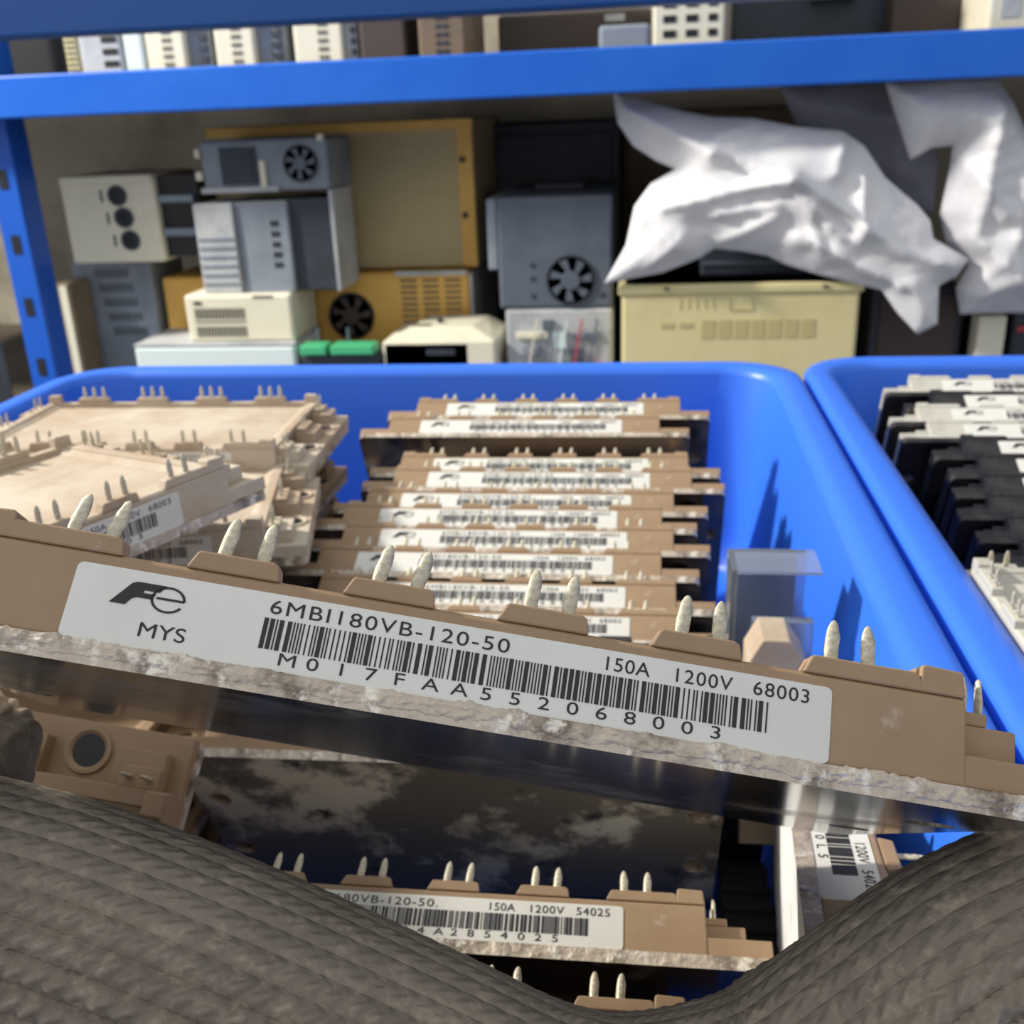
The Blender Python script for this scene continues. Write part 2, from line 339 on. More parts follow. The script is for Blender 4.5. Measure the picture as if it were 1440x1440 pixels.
# dark tower with fan
g12, W, H12 = device('circuit_unit', 'grey-white open unit with wiring and a red tag under the dark tower', 'drive', (712, 434, 862, 520), 1.22, .2, 'lgrey', SH)
for (x, z, a, b, m) in ((.1, .72, .3, .06, 'cream'), (.45, .62, .12, .16, 'cyanwhite'), (.62, .72, .25, .05, 'grey'), (.3, .45, .5, .04, 'vent'), (.15, .55, .18, .1, 'grey'), (.72, .38, .2, .1, 'red'), (.6, .5, .12, .12, 'slate'), (.35, .8, .1, .1, 'alu')):
    part(g12, 'component', m, (-W/2+x*W, -W/2+(x+a)*W, -.005, .0, z*H12, min(.98, z+b)*H12), bevel=.001)
for k in range(5):
    bm = bmesh.new(); x = -W/2+W*(.2+.14*k)
    for j in range(8):
        a = j/7; box(bm, x+a*.012-.0008, x+a*.012+.0012, -.009, -.007, H12*(.35+.07*j), H12*(.42+.07*j))
    link('wire', bm, M[('cream', 'alu', 'cyanwhite', 'red', 'slate')[k]], g12)
t, W, H = device('inverter', 'tall dark slate drive with round fan low on its face', 'drive', (700, 276, 862, 430), 1.22, .26, 'slate', SH+H12)
part(t, 'side_rail', 'grey', (-W/2-.012, -W/2, .002, .22, .36*H, .99*H), bevel=.002)
fan(t, .018, .26*H, .029, -.002, 'slate', 'dslate')
for (x, z) in ((-.027, .40), (-.027, .28), (-.027, .12), (.055, .12)):
    part(t, 'screw', 'dslate', (x-.0025, x+.0025, -.001, .001, z*H-.0025, z*H+.0025))
part(t, 'top_handle', 'black', (-.03, .03, .08, .1, H, H+.01), bevel=.002)
t, W, H = device('enclosure', 'very dark blue enclosure in the shade behind the slate tower', 'enclosure', (690, 170, 872, 420), 1.52, .25, 'dslate', SH)
part(t, 'door', 'dslate', (-W/2+.01, W/2-.01, -.004, 0, .05*H, .95*H), bevel=.002)
# big cream drive under the bag
g13, W13, H13 = device('inverter', 'large yellowed cream drive with a row of square vents under the white bag', 'drive', (874, 398, 1206, 530), 1.19, .22, 'yellowcream', SH)
bm = bmesh.new(); box(bm, -W13/2-.004, W13/2+.004, -.003, .222, H13-.012, H13); link('lid', bm, M['yellowcream'], g13, bevel=.003)
for k in range(7):
    x = -W13/2+W13*(.345+k*.07); part(g13, 'vent', 'bvent', (x, x+W13*.055, -.0008, .001, .60*H13, .735*H13))
part(g13, 'vent', 'bvent', (-W13/2+W13*.17, -W13/2+W13*.225, -.0008, .001, .68*H13, .72*H13), (-W13/2+W13*.25, -W13/2+W13*.305, -.0008, .001, .68*H13, .72*H13))
for x in (.18, .84): part(g13, 'catch', 'cbrown', (-W13/2+x*W13, -W13/2+x*W13+.006, -.005, -.003, H13-.006, H13-.003))
for k in range(5): part(g13, 'rib', 'bvent', (-W13/2+W13*(.25+.035*k), -W13/2+W13*(.255+.035*k), -.0008, .001, .82*H13, .90*H13))
part(g13, 'latch', 'bvent', (-W13/2+W13*.46, -W13/2+W13*.462, -.0012, .001, .81*H13, .9*H13), (-W13/2+W13*.555, -W13/2+W13*.557, -.0012, .001, .81*H13, .9*H13), (-W13/2+W13*.46, -W13/2+W13*.557, -.0012, .001, .805*H13, .81*H13))
t, W, H = device('inverter', 'dark drive in the gap beside the large yellowed cream drive', 'drive', (1222, 404, 1352, 530), 1.25, .2, 'dslate', SH)
part(t, 'panel', 'cbrown', (-W/2+.01, W/2-.01, -.003, 0, .1*H, .93*H))
t, W, H = device('bracket', 'slanted cream bracket below the puffed white bag at the right', 'bracket', (1372, 444, 1412, 530), 1.22, .03, 'cream', SH)
part(t, 'foot', 'cream', (-W/2-.01, W/2+.01, 0, .04, 0, .012))
t, W, H = device('inverter', 'dark drive with a pink strip at the right edge of the lower shelf', 'drive', (1420, 438, 1560, 530), 1.27, .2, 'dslate', SH)
part(t, 'strip', 'red', (-W/2+.005, -W/2+.05, -.003, 0, .78*H, .84*H))
t, W, H = device('inverter', 'dark grey drive hidden under the white bag, on the cream drive', 'drive', (985, 352, 1140, 396), 1.235, .12, 'dslate', SH+H13, group=None)
part(t, 'rail', 'slate', (-W/2, W/2, -.003, 0, .5*H, .62*H))
t, W, H = device('enclosure', 'brown-grey enclosure behind the bags, below the upper shelf', 'enclosure', (880, 150, 1240, 400), 1.56, .2, 'brown', SH)
part(t, 'panel', 'cbrown', (-W/2+.2*W, W/2-.02, -.004, 0, .5*H, .82*H))
# ------------------------------------------------------------------ upper shelf row
ZU = zb1-.003
US = 'drives lined up on the upper shelf'
def upper(label, r, m, body, Y=1.2, kind='inverter', sl=None, dark='vent', side=None):
    a = at_y(r[0], 80, Y); b = at_y(r[1], 80, Y); W = b.x-a.x; H = .15
    t = empty(kind, label, 'drive', US, ((a.x+b.x)/2, Y, ZU+.0006))
    bm = bmesh.new(); box(bm, -W/2, W/2, 0, .14, 0, H); link('case', bm, M[m], t, bevel=.003)
    if sl: slots(t, W, H, *sl, m=dark)
    if side:
        part(t, 'side_body', side[0], (W/2, W/2+side[1], .01, .13, 0, H*.96), bevel=.002)
        for k in range(12): part(t, 'fin', 'dslate', (W/2+side[1]*.55, W/2+side[1]*.9, .006, .01, .01+k*.011, .016+k*.011))
    return t
t, W, H = device('enclosure', 'black box left of the tan louvred drive on the upper shelf', 'enclosure', (-60, 20, 86, 66), 1.245, .14, 'black', ZU); t['group'] = US
upper('tan louvred drive, first of the drives on the upper shelf', (92, 112), 'yellowcream', None, sl=(.1, .9, .03, .97, 4, 24))
upper('light grey drive with black slotted right half, second from the left on the upper shelf', (113, 172), 'lgrey', None, sl=(.48, .98, .04, .96, 1, 11), dark='black')
upper('narrow plain white unit, third from the left on the upper shelf', (176, 203), 'cyanwhite', None)
upper('cream slotted drive right of the narrow white unit on the upper shelf', (207, 262), 'cream', None, sl=(.38, .72, .03, .97, 1, 17), side=('grey', .026))
upper('cream slotted drive in the middle of the three alike on the upper shelf', (304, 360), 'cream', None, sl=(.38, .72, .03, .97, 1, 17), side=('grey', .032))
upper('cream slotted drive, third and rightmost of the three alike on the upper shelf', (415, 484), 'cream', None, sl=(.46, .74, .03, .97, 1, 17), side=('lgrey', .014))
upper('dark grey box with a dull red stripe on the upper shelf', (508, 572), 'cbrown', None, kind='enclosure')
upper('taupe slotted drive right of the dark striped box on the upper shelf', (590, 656), 'brown', None, sl=(.35, .66, .03, .97, 2, 17), dark='dslate')
t, W, H = device('meter', 'small grey-green box left of the white cage on the upper shelf', 'box', (842, 34, 914, 66), 1.2, .08, 'grey', ZU); t['group'] = US
t, W, H = device('inverter', 'dark unit behind the grey-green box on the upper shelf', 'drive', (700, 16, 916, 66), 1.32, .12, 'cbrown', ZU); t['group'] = US
part(t, 'port', 'lgrey', (W*.2, W*.33, -.003, 0, .75*H, .9*H))
t = upper('cream open frame drive with three columns of slots on the upper shelf', (918, 1018), 'cream', None, sl=(.1, .36, .05, .9, 1, 9), dark='black')
W = (at_y(1018, 80, 1.2)-at_y(918, 80, 1.2)).x
slots(t, W, .15, .42, .66, .05, .9, 1, 9, 'black'); slots(t, W, .15, .74, .92, .05, .9, 1, 9, 'black')
t, W, H = device('enclosure', 'dark enclosure right of the open frame drive on the upper shelf', 'enclosure', (1030, -40, 1250, 66), 1.34, .2, 'dslate', ZU); t['group'] = US
part(t, 'bracket', 'slate', (0, .05, -.02, 0, .62*H, .7*H))
t, W, H = device('enclosure', 'brown box left of the cream unit at the right end of the upper shelf', 'enclosure', (1255, -40, 1385, 66), 1.3, .2, 'cbrown', ZU); t['group'] = US
t, W, H = device('inverter', 'plain cream drive at the far right of the upper shelf', 'drive', (1390, -30, 1490, 60), 1.2, .14, 'cream', ZU); t['group'] = US
part(t, 'panel', 'lgrey', (-W/2+.012, -W/2+.03, -.001, 0, .3*H, .8*H))

# ------------------------------------------------------------------ plastic bags
def bag(label, outline, Y, bulge, m, folds, step=7, name='plastic_bag', seed=0, lean=0.0):
    n = len(outline); P = []
    for i in range(n):
        a, b = outline[i], outline[(i+1) % n]; d = math.hypot(b[0]-a[0], b[1]-a[1]); k = max(1, int(d/step))
        for j in range(k): P.append(Vector((a[0]+(b[0]-a[0])*j/k, a[1]+(b[1]-a[1])*j/k)))
    nb = len(P)
    def inside(x, y):
        c = False
        for i in range(nb):
            a, b = P[i], P[i-1]
            if (a.y > y) != (b.y > y) and x < (b.x-a.x)*(y-a.y)/(b.y-a.y)+a.x: c = not c
        return c
    def dist(x, y): return min((p.x-x)**2+(p.y-y)**2 for p in P)**.5
    pts = list(P); ds = [0]*nb
    x0, x1 = min(p.x for p in P), max(p.x for p in P); y0, y1 = min(p.y for p in P), max(p.y for p in P)
    j = 0; y = y0
    while y < y1:
        x = x0+(step/2 if j % 2 else 0)
        while x < x1:
            if inside(x, y):
                d = dist(x, y)
                if d > step*.6: pts.append(Vector((x, y))); ds.append(d)
            x += step
        y += step*.87; j += 1
    vs, es, fs, *_ = geometry.delaunay_2d_cdt(pts, [(i, (i+1) % nb) for i in range(nb)], [list(range(nb))], 1, 1e-4)
    bm = bmesh.new(); fr = []; bk = []
    for i, v in enumerate(vs):
        d = dist(v.x, v.y) if i >= nb else 0
        prof = 1-math.exp(-d/38.0)
        f = 0
        for (ax, ay, bx, by, wd, am) in folds:      # ridge lines
            L2 = (bx-ax)**2+(by-ay)**2; tt = max(0, min(1, ((v.x-ax)*(bx-ax)+(v.y-ay)*(by-ay))/L2))
            q = math.hypot(v.x-ax-(bx-ax)*tt, v.y-ay-(by-ay)*tt)
            f += am*1.05*math.exp(-q/wd)
        nz = noise.noise(Vector((v.x*.011, v.y*.018, seed)))*.5+abs(noise.noise(Vector((v.x*.014+v.y*.02, v.y*.022, seed+5))))*.35
        depth = bulge*prof*(.75+nz*.6)+f*min(1, d/20)
        p = at_y(v.x, v.y, Y+lean*(v.y-300)/400)
        fr.append(bm.verts.new((p.x, p.y-max(depth, .0012), p.z)))
        bk.append(fr[-1] if False else bm.verts.new((p.x, p.y+bulge*.35*prof+.0012, p.z)))
    for f in fs:
        try: bm.faces.new([fr[i] for i in f]); bm.faces.new([bk[i] for i in reversed(f)])
        except ValueError: pass
    for i in range(nb):
        try: bm.faces.new((fr[i], fr[(i+1) % nb], bk[(i+1) % nb], bk[i]))
        except ValueError: pass
    o = link(name, bm, M[m], smooth=True)
    return tag(o, label, 'bag')
bag('crumpled white plastic bag draped over the large yellowed cream drive',
    [(862,128),(905,140),(960,156),(1000,164),(1060,166),(1120,178),(1185,184),(1215,205),(1245,250),(1290,288),(1308,310),(1312,335),(1362,364),(1345,388),(1320,402),(1318,455),(1290,470),(1262,440),(1240,408),(1190,396),(1150,386),(1105,372),(1080,360),(1040,353),(1005,350),(982,364),(930,384),(850,398),(880,345),(892,290),(915,258),(950,238),(922,226),(890,205),(868,172)],
    1.192, .035, 'bag', [(870,150,1000,215,9,.012),(1000,215,1110,245,9,.012),(930,290,1100,250,10,.014),(1110,245,1230,330,9,.016),(1100,250,1175,330,8,.013),(1185,190,1170,240,12,.012),(1210,250,1205,330,9,.014),(880,350,905,300,5,.01),(1000,300,1090,285,5,.008),(1130,290,1150,350,4,.008),(1030,200,1100,185,5,.006),(900,300,950,345,10,.01),(1010,340,1090,300,9,.01),(1120,330,1260,400,10,.012),(1060,170,1010,190,8,.008),(960,330,905,380,9,.008),(1250,350,1350,372,8,.01)], seed=2, lean=-.04)
bag('puffed white plastic bag hanging at the right side of the lower shelf',
    [(1245,116),(1320,113),(1402,110),(1425,145),(1450,200),(1480,260),(1480,420),(1440,440),(1385,440),(1350,442),(1344,405),(1362,372),(1330,340),(1322,300),(1335,240),(1340,205),(1310,208),(1280,225),(1262,170)],
    1.205, .045, 'bag', [(1345,220,1400,300,12,.012),(1400,150,1360,330,12,.012),(1370,340,1430,400,12,.014),(1440,200,1420,330,12,.01),(1350,410,1400,360,12,.012)], seed=9)
bag('hazy grey plastic bag between the two white bags', [(1096,122),(1180,118),(1270,115),(1300,160),(1320,230),(1312,300),(1270,290),(1235,240),(1190,196),(1120,176)],
    1.30, .03, 'haze', [(1260,130,1255,240,9,.01),(1150,130,1130,180,12,.008)], seed=4)

# ------------------------------------------------------------------ power modules (metres; x length, y width away, z thickness)
k = .001
TABS = [-38.8, -23.3, -7.75, 7.75, 23.3, 38.8]
def bars(bm, x0, x1, y, z0, z1, seed, mod=.145):
    r = random.Random(seed); x = x0
    while x < x1-.5:
        wd = mod*(3 if r.random() < .38 else 1)
        box(bm, x*k, (x+wd)*k, (y-.03)*k, (y+.02)*k, z0*k, z1*k); x += wd+mod*(1.15 if r.random() < .74 else 2.4)
def text(s, x, z, h, wide, spacing=1.0):
    """text in the x-z plane, facing -y; returns list of (verts, faces)"""
    cu = bpy.data.curves.new('t', 'FONT'); cu.body = s; cu.size = h/.73*k; cu.space_character = spacing; cu.extrude = .00002
    o = bpy.data.objects.new('t', cu); COL.objects.link(o); dg = bpy.context.evaluated_depsgraph_get(); dg.update()
    me = bpy.data.meshes.new_from_object(o.evaluated_get(dg))
    V = [(x*k+v.co.x*wide, -.00000-v.co.z, z*k+v.co.y) for v in me.vertices]; Fc = [tuple(p.vertices) for p in me.polygons]
    bpy.data.objects.remove(o); bpy.data.curves.remove(cu); return V, Fc
def add(bm, VF, y):
    V, Fc = VF; vs = [bm.verts.new((v[0], v[1]+y*k, v[2])) for v in V]
    for f in Fc:
        try: bm.faces.new([vs[i] for i in f])
        except ValueError: pass
def logo(bm, x, z, s, y):
    # slanted heavy F followed by a ring-shaped e
    F1 = [(0, 0), (1.2, 0), (1.6, .75), (1.95, .95), (3.1, .95), (3.3, 1.5), (2.3, 1.5), (2.4, 1.8), (3.55, 1.8), (4.0, 2.6), (1.75, 2.6), (1.35, 2.35)]
    prism(bm, [((x+a*s*1.3)*k, (z+b*s*.93)*k) for a, b in F1], 'y', (y-.05)*k, (y+.02)*k)
    cx, cz, R = x+5.6*s, z+1.08*s, 1.22*s
    def ang(a): return (cx+R*1.3*math.cos(a), cz+R*math.sin(a))
    n = 26; a0, a1 = math.radians(2), math.radians(330)
    for i in range(n):
        a, b = a0+(a1-a0)*i/n, a0+(a1-a0)*(i+1)/n; wd = .20*s
        q = [(cx+(R+wd/2)*1.3*math.cos(a), cz+(R+wd/2)*math.sin(a)), (cx+(R+wd/2)*1.3*math.cos(b), cz+(R+wd/2)*math.sin(b)), (cx+(R-wd/2)*1.3*math.cos(b), cz+(R-wd/2)*math.sin(b)), (cx+(R-wd/2)*1.3*math.cos(a), cz+(R-wd/2)*math.sin(a))]
        prism(bm, [(p[0]*k, p[1]*k) for p in q], 'y', (y-.05)*k, (y+.02)*k)
    box(bm, (cx-R*.95)*k, (cx+R*1.3)*k, (y-.05)*k, (y+.02)*k, (cz-.06*s)*k, (cz+.16*s)*k)
def make_label(parent, top1, top2, low, seed, detail=True):
    bm = bmesh.new(); P = rrect(-38.5*k, 36.7*k, 2.32*k, 9.78*k, .6*k, 3)
    prism(bm, P, 'y', .16*k, .32*k); lb = link('label_sticker', bm, M['label'], parent)
    y = .12; bm = bmesh.new()
    logo(bm, -34.6, 6.3, .98, y)
    if detail: add(bm, text('MYS', -31.3, 3.5, 1.45, 1.3), y)
    add(bm, text(top1, -19.4, 7.8, 1.45, 1.34, 1.14), y)
    add(bm, text(top2[0], 13.6, 7.8, 1.42, 1.1, 1.05), y); add(bm, text(top2[1], 20.6, 7.8, 1.42, 1.1, 1.12), y); add(bm, text(top2[2], 28.7, 7.85, 1.42, 1.1, 1.12), y)
    bars(bm, -19.6, 31.0, y, 4.3, 7.3, seed)
    n = len(low)
    for i, c in enumerate(low): add(bm, text(c, -17.0+i*(42.4/(n-1))-.6, 2.95, 1.25, 1.5), y)
    link('print', bm, M['ink'], lb)
    return lb
def housing(bm, ends=True):
    B = lambda *a: box(bm, *[v*k for v in a])
    B(-61, 61, .5, 61.5, 2.3, 5.5)
    # raised body, tray and rims
    B(-50.4, 50.4, 3.0, 59, 5.5, 9.6)
    prism(bm, [(p[0]*k, p[1]*k) for p in ((.3, 2.3), (.3, 10.7), (.9, 11.1), (3.2, 11.1), (3.2, 2.3))], 'x', -50.4*k, 50.4*k)
    prism(bm, [(p[0]*k, p[1]*k) for p in ((61.7, 2.3), (61.7, 10.7), (61.1, 11.1), (58.6, 11.1), (58.6, 2.3))], 'x', -50.4*k, 50.4*k)
    for s in (-1, 1):
        B(*sorted((s*47.5, s*50.4)), 3.2, 58.6, 5.5, 11.1)
        prism(bm, [(p[0]*k, p[1]*k) for p in ((s*45, 9.6), (s*47.5, 10.8), (s*47.5, 9.6))], 'y', 3.2*k, 58.6*k)
    for y0, y1 in ((.3, 2.9), (59.1, 61.7)):
        tabs = TABS if y0 < 5 else [-33, -11, 11, 33]
        hw = 4.2 if y0 < 5 else 5.6
        for x in tabs:
            a, b = x-hw, x+hw
            if y0 < 5 and abs(x) > 30: a, b = (a, 46) if x > 0 else (-46, b)
            prism(bm, [(p[0]*k, p[1]*k) for p in ((a-.9, 11), (a-.1, 12.7), (a+.2, 12.9), (b-.9, 12.9), (b-.3, 12.6), (b, 11))], 'y', y0*k, y1*k)
        for s in (-1, 1):
            prism(bm, [(p[0]*k, p[1]*k) for p in ((s*45.6, 11), (s*45.8, 13.6), (s*46.2, 13.8), (s*50.1, 13.6), (s*50.4, 11))], 'y', (y0+.0)*k, (y1+.9 if y0 < 5 else y1)*k)
    if ends:
        for s in (-1, 1):
            for ya, yb in ((3.4, 12.5), (25.5, 36.5), (49.5, 58.6)): B(*sorted((s*50.4, s*57.2)), ya, yb, 5.5, 9.0)
            for ya, yb in ((3.4, 10.5), (26, 36), (51.5, 58.6)): B(*sorted((s*50.4, s*54.2)), ya, yb, 9.0, 10.4)
def pin(parent, x, y, z, along='x', lean=0, hgt=4.2):
    key = 'pin%d' % (int(abs(x*7+y*3)) % 3)
    if key not in PM:
        bm = bmesh.new(); j = random.Random(key)
        pr = [(.5, -1), (.56, .0), (.58, .6), (.60, 1.6), (.57, 2.5), (.48, 3.3), (.33, 3.85), (.12, 4.15)]
        lathe(bm, [(r*k, h*k) for r, h in pr], 10, sx=1.12, sy=.62)
        for v in bm.verts:
            v.co += Vector((j.uniform(-.05, .05), j.uniform(-.05, .05), 0))*k
        me = bpy.data.meshes.new('pin'); bm.to_mesh(me); bm.free(); me.materials.append(M['pin'])
        for p in me.polygons: p.use_smooth = True
        PM[key] = me
    o = bpy.data.objects.new('pin', PM[key]); COL.objects.link(o); o.parent = parent; o.location = (x*k, y*k, z*k)
    o.rotation_euler = (0, lean, math.pi/2 if along == 'y' else 0); o.scale = (1, 1, hgt/4.15)
    return o
PM = {}
def make_module(body='tan', plate='paste', under='mirror', top1='6MBI180VB-120-50', top2=('150A', '1200V', '68003'), low='M017FAA552068003', seed=3, far=True, ends=True, lab=True, pins=True, detail=True):
    t = empty('power_module', '', 'power module')
    bm = bmesh.new(); P = rrect(-61*k, 61*k, 0, 62*k, 2*k, 4); prism(bm, P, 'z', 0, 2.3*k)
    bm.faces.ensure_lookup_table()
    bmesh.ops.recalc_face_normals(bm, faces=bm.faces)
    for f in bm.faces: f.material_index = 1 if f.normal.z < -.9 else 0
    pl = link('base_plate', bm, [M[plate], M[under]], t)
    bm = bmesh.new(); housing(bm, ends); hs = link('housing', bm, M[body], t)
    cy = [(s*55.8, y, 0) for s in (-1, 1) for y in (19, 43)]
    cut(pl, [(x*k, y*k, 2.7*k) for x, y, _ in cy])
    bmh = bmesh.new()
    b = hs.modifiers.new('bevel', 'BEVEL'); b.width = .00022; b.segments = 2; b.limit_method = 'ANGLE'; b.angle_limit = math.radians(45)
    bmh.free()
    for x, y, _ in cy:      # screw bosses: a dark countersunk hole in each flange corner
        bm = bmesh.new(); lathe(bm, [(4.4*k, 5.4*k), (4.2*k, 6.1*k), (3.6*k, 6.1*k), (3.0*k, 5.56*k), (.2*k, 5.53*k)], 24, (x*k, y*k, 0)); bmesh.ops.recalc_face_normals(bm, faces=bm.faces)
        for f in bm.faces: f.material_index = 1 if max((v.co.x-x*k)**2+(v.co.y-y*k)**2 for v in f.verts)**.5 < 3.1*k else 0
        sc = link('screw_hole', bm, [M[body], M['black']], t, smooth=False)
    if lab: make_label(t, top1, top2, low, seed, detail)
    if pins:
        for x in TABS:
            for dx in (-1.95, 1.95): pin(t, x+dx+(.25 if x < -30 else 0), 1.5, 12.8, lean=random.uniform(-.04, .06))
        if far:
            for x in (-33, -11, 11, 33):
                for dx in (-3.6, 0, 3.6): pin(t, x+dx, 60.4, 12.8)
        if ends:
            for s in (-1, 1):
                for yc in (8.6, 32.8, 56.6):
                    for dy in (-3.6, 0): pin(t, s*52.2, yc+dy, 10.3, 'y')
    return t
def place(t, label, loc, eul=None, mtx=None, group=None, scale=None):
    t['label'] = label
    if group: t['group'] = group
    t.location = (loc[0], loc[1], loc[2]+ZC)
    t.rotation_euler = Euler([math.radians(a) for a in eul]) if eul else mtx.to_euler()
    return t
# held module
held = make_module()
place(held, 'sharp tan power module with white barcode label held up in the gloved hand', (-.0182, .0819, -.0542), (-39.88, 11.73, 4.83))
# dirt line of thermal paste along the lower front edge
bm = bmesh.new(); NX, NZ = 620, 12; g = []
for i in range(NX+1):
    x = -61+122*i/NX; col = []
    zc = 1.45+.4*noise.noise(Vector((x*.13, 7, 1))); hw = .85+.4*noise.noise(Vector((x*.4, 3, 5)))+.25*noise.noise(Vector((x*1.7, 3, 5)))
    for j in range(NZ+1):
        q = 2*j/NZ-1; z = zc+hw*q
        n1 = noise.fractal(Vector((x*.9, z*2.2, 3)), .7, 2.1, 4)
        d = (.14+.22*n1)*(1-q*q)**.6
        col.append(bm.verts.new((x*k, -max(d, 0 if abs(q) < 1 else -.15)*k+(.12*k if abs(q) == 1 else 0), z*k)))
    g.append(col)
for i in range(NX):
    for j in range(NZ): bm.faces.new((g[i][j], g[i+1][j], g[i+1][j+1], g[i][j+1]))
o = link('paste_residue', bm, M['paste'], held, smooth=True); o['label'] = 'dried cream thermal paste along the edge'
for p_ in held.children:
    if p_.name.startswith('pin') and p_.location.y < .01 and abs(p_.location.x) < .045:
        p_.rotation_euler.y += .10-.0022*p_.location.x*1000+random.uniform(-.07, .07); p_.scale = (1.12, 1, 1.02)
q_ = [p_ for p_ in held.children if p_.name.startswith('pin') and p_.location.x > .05 and p_.location.y < .012]
for p_, (a_, b_) in zip(q_, ((.0519, .0042), (.0538, .0046))): p_.location = (a_, b_, .0100)
# modules lying flat at the left
base2 = make_module(body='dusty', plate='paste', under='mirror', seed=11)
ROWG = 'tan modules leaning in a row in the left bin'
place(base2, 'dusty tan module lying flat in the back left corner of the left bin', (-.1656, .2882, -.1048), (-1.28, 1.07, 4.25))
b3 = copy_tree(base2); place(b3, 'dusty tan module lying half covered under the turned one at the left', (-.148, .2245, -.1090), (-1.85, .78, 14))
b4 = copy_tree(base2); place(b4, 'dusty tan module lying turned, topmost at the left, label on its right side', (-.1205, .1660, -.0835), (-3, -.64, 55))
pr_ = Vector((.0367, 0, .006)); e0_ = b4.rotation_euler.to_matrix() @ pr_; b4.rotation_euler.z += math.radians(8)
b4.location = b4.location+e0_-b4.rotation_euler.to_matrix() @ pr_
# row of leaning modules (far side hidden by the neighbour)
rowm = make_module(far=False, ends=False, plate='paste', under='mirror', seed=21, detail=False)
rows = [((-.038, .3694, -.1078), 0), ((-.0457, .3563, -.1107), .6), ((-.036, .3302, -.1171), .5), ((-.0355, .3171, -.1177), 0), ((-.0416, .3023, -.1201), 0), ((-.0455, .2887, -.1203), 0), ((-.0422, .2755, -.1219), 0), ((-.0459, .2613, -.1234), 0), ((-.042, .2476, -.1267), 0), ((-.0406, .2339, -.129), 0)]
names = ['last and farthest of the row, mostly hidden, against the bin wall', 'second from the bin wall, its label fully clear', 'third from the bin wall, just in front of the dark gap', 'fourth from the bin wall', 'fifth from the bin wall', 'sixth from the bin wall', 'seventh from the bin wall, label smudged in the middle', 'eighth from the bin wall, label reaching farthest left', 'ninth from the bin wall', 'nearest of the row, almost hidden by the held one']
for i, (loc, rz) in enumerate(rows):
    o = rowm if i == 0 else copy_tree(rowm)
    place(o, 'leaning tan module, '+names[i], loc, (-66.3, 0, rz), group=ROWG)
# standing module with smeared plate, lower labelled one, and the one before it
pm = make_module(far=True, under='smear', seed=31, lab=False, detail=False)
place(pm, 'tan module standing with its dark smeared base plate facing the camera', (-.0430, .183, -.131), (-66.3, 0, 1))
bmod = make_module(top1='6MBI180VB-120-50.', top2=('150A', '1200V', '54025'), low='M017FAA4A2854025', seed=41)
RB = Matrix.Rotation(math.radians(1.25), 3, 'Z') @ Matrix.Rotation(math.radians(.99), 3, 'Y') @ Matrix.Rotation(math.radians(-69.7), 3, 'X')
place(bmod, 'tan module with sunlit label ending 54025, seen between the glove and the smeared plate', (-.0396, .1279, -.1285), (-69.69, .99, 1.25))
# small tick mark pencilled on that label
o = copy_tree(rowm); place(o, 'tan module nearest the camera, only pins and a corner above the glove', (-.0435, .1015, -.1250), (-69.69, .99, 1.25))
rm = make_module(plate='paste', under='whiteplate', top2=('150A', '1200V', '54025'), low='M017FAA41200D0L5', seed=51)
R3 = Matrix(((-.082, .0257, .9963), (-.965, -.2519, -.073), (.2491, -.9674, .0454)))
rm.scale = (1.22, 1.22, 1.22)
place(rm, 'module on edge at the right with white pasted plate and sideways label', Vector((.0215, .1345, -.0963))*1.22, mtx=R3)
qm = make_module(far=True, seed=61, lab=False)
qx = Vector((.10, .69, .70)).normalized(); qz = Vector((.12, -.70, .69)); qz = (qz-qx*qz.dot(qx)).normalized(); qy = qz.cross(qx)
RQ = Matrix((qx, qy, qz)).transposed()
hp = cw((125-720)/F*.185, (1055-720)/F*.185, .185)-Vector((0, 0, ZC))
place(qm, 'tan module stood on end at the left, screw hole showing under the held one', hp-RQ@Vector((.0558, .019, .0055)), mtx=RQ)

# right bin: pale modules in a row
GR = 'pale modules leaning in a row in the right bin'
pale = make_module(body='cream_mod', plate='dark_mod', under='dark_mod', far=False, ends=True, seed=71, detail=False, pins=False)
spec = [(.402, -.108, 0), (.3885, -.1105, .005), (.375, -.112, -.003), (.3615, -.114, -.002), (.348, -.116, .006), (.3345, -.118, .008), (.321, -.120, .006), (.3075, -.122, .004), (.294, -.124, .006), (.2805, -.126, .006)]
nm = ['farthest, against the back wall of the bin', 'second from the back wall', 'third from the back wall', 'fourth from the back wall', 'fifth from the back wall', 'sixth from the back wall', 'seventh from the back wall', 'eighth from the back wall', 'ninth from the back wall', 'nearest of the row']
dark = make_module(body='dark_mod', plate='dark_mod', under='dark_mod', far=False, ends=True, seed=72, detail=False, pins=False)
used = {0: 0, 1: 0}
for i, (y, z, dx) in enumerate(spec):
    kd = 0 if i in (0, 2, 3) else 1
    src = pale if kd == 0 else dark
    o = src if not used[kd] else copy_tree(src); used[kd] += 1
    if i in (2, 3): o = o
    place(o, ('pale grey' if kd == 0 else 'black')+' module in the right bin row, '+nm[i], (.153+dx, y, z), (-66.3, 0, 0), group=GR)
cm = make_module(body='cream_mod', plate='cream_mod', under='dark_mod', seed=81, lab=False)
a = at_z(1347, 772, ZC-.104); b = at_z(1415, 872, ZC-.104)
print('cream edge', a, b)
d = (b-a).normalized(); ang = math.atan2(d.y, d.x)
place(cm, 'cream module lying flat on the row in the right bin, cut by the right edge', (0, 0, 0), (0, 0, math.degrees(ang)))
cm.location = a+d*.061+Vector((0, 0, -.011))
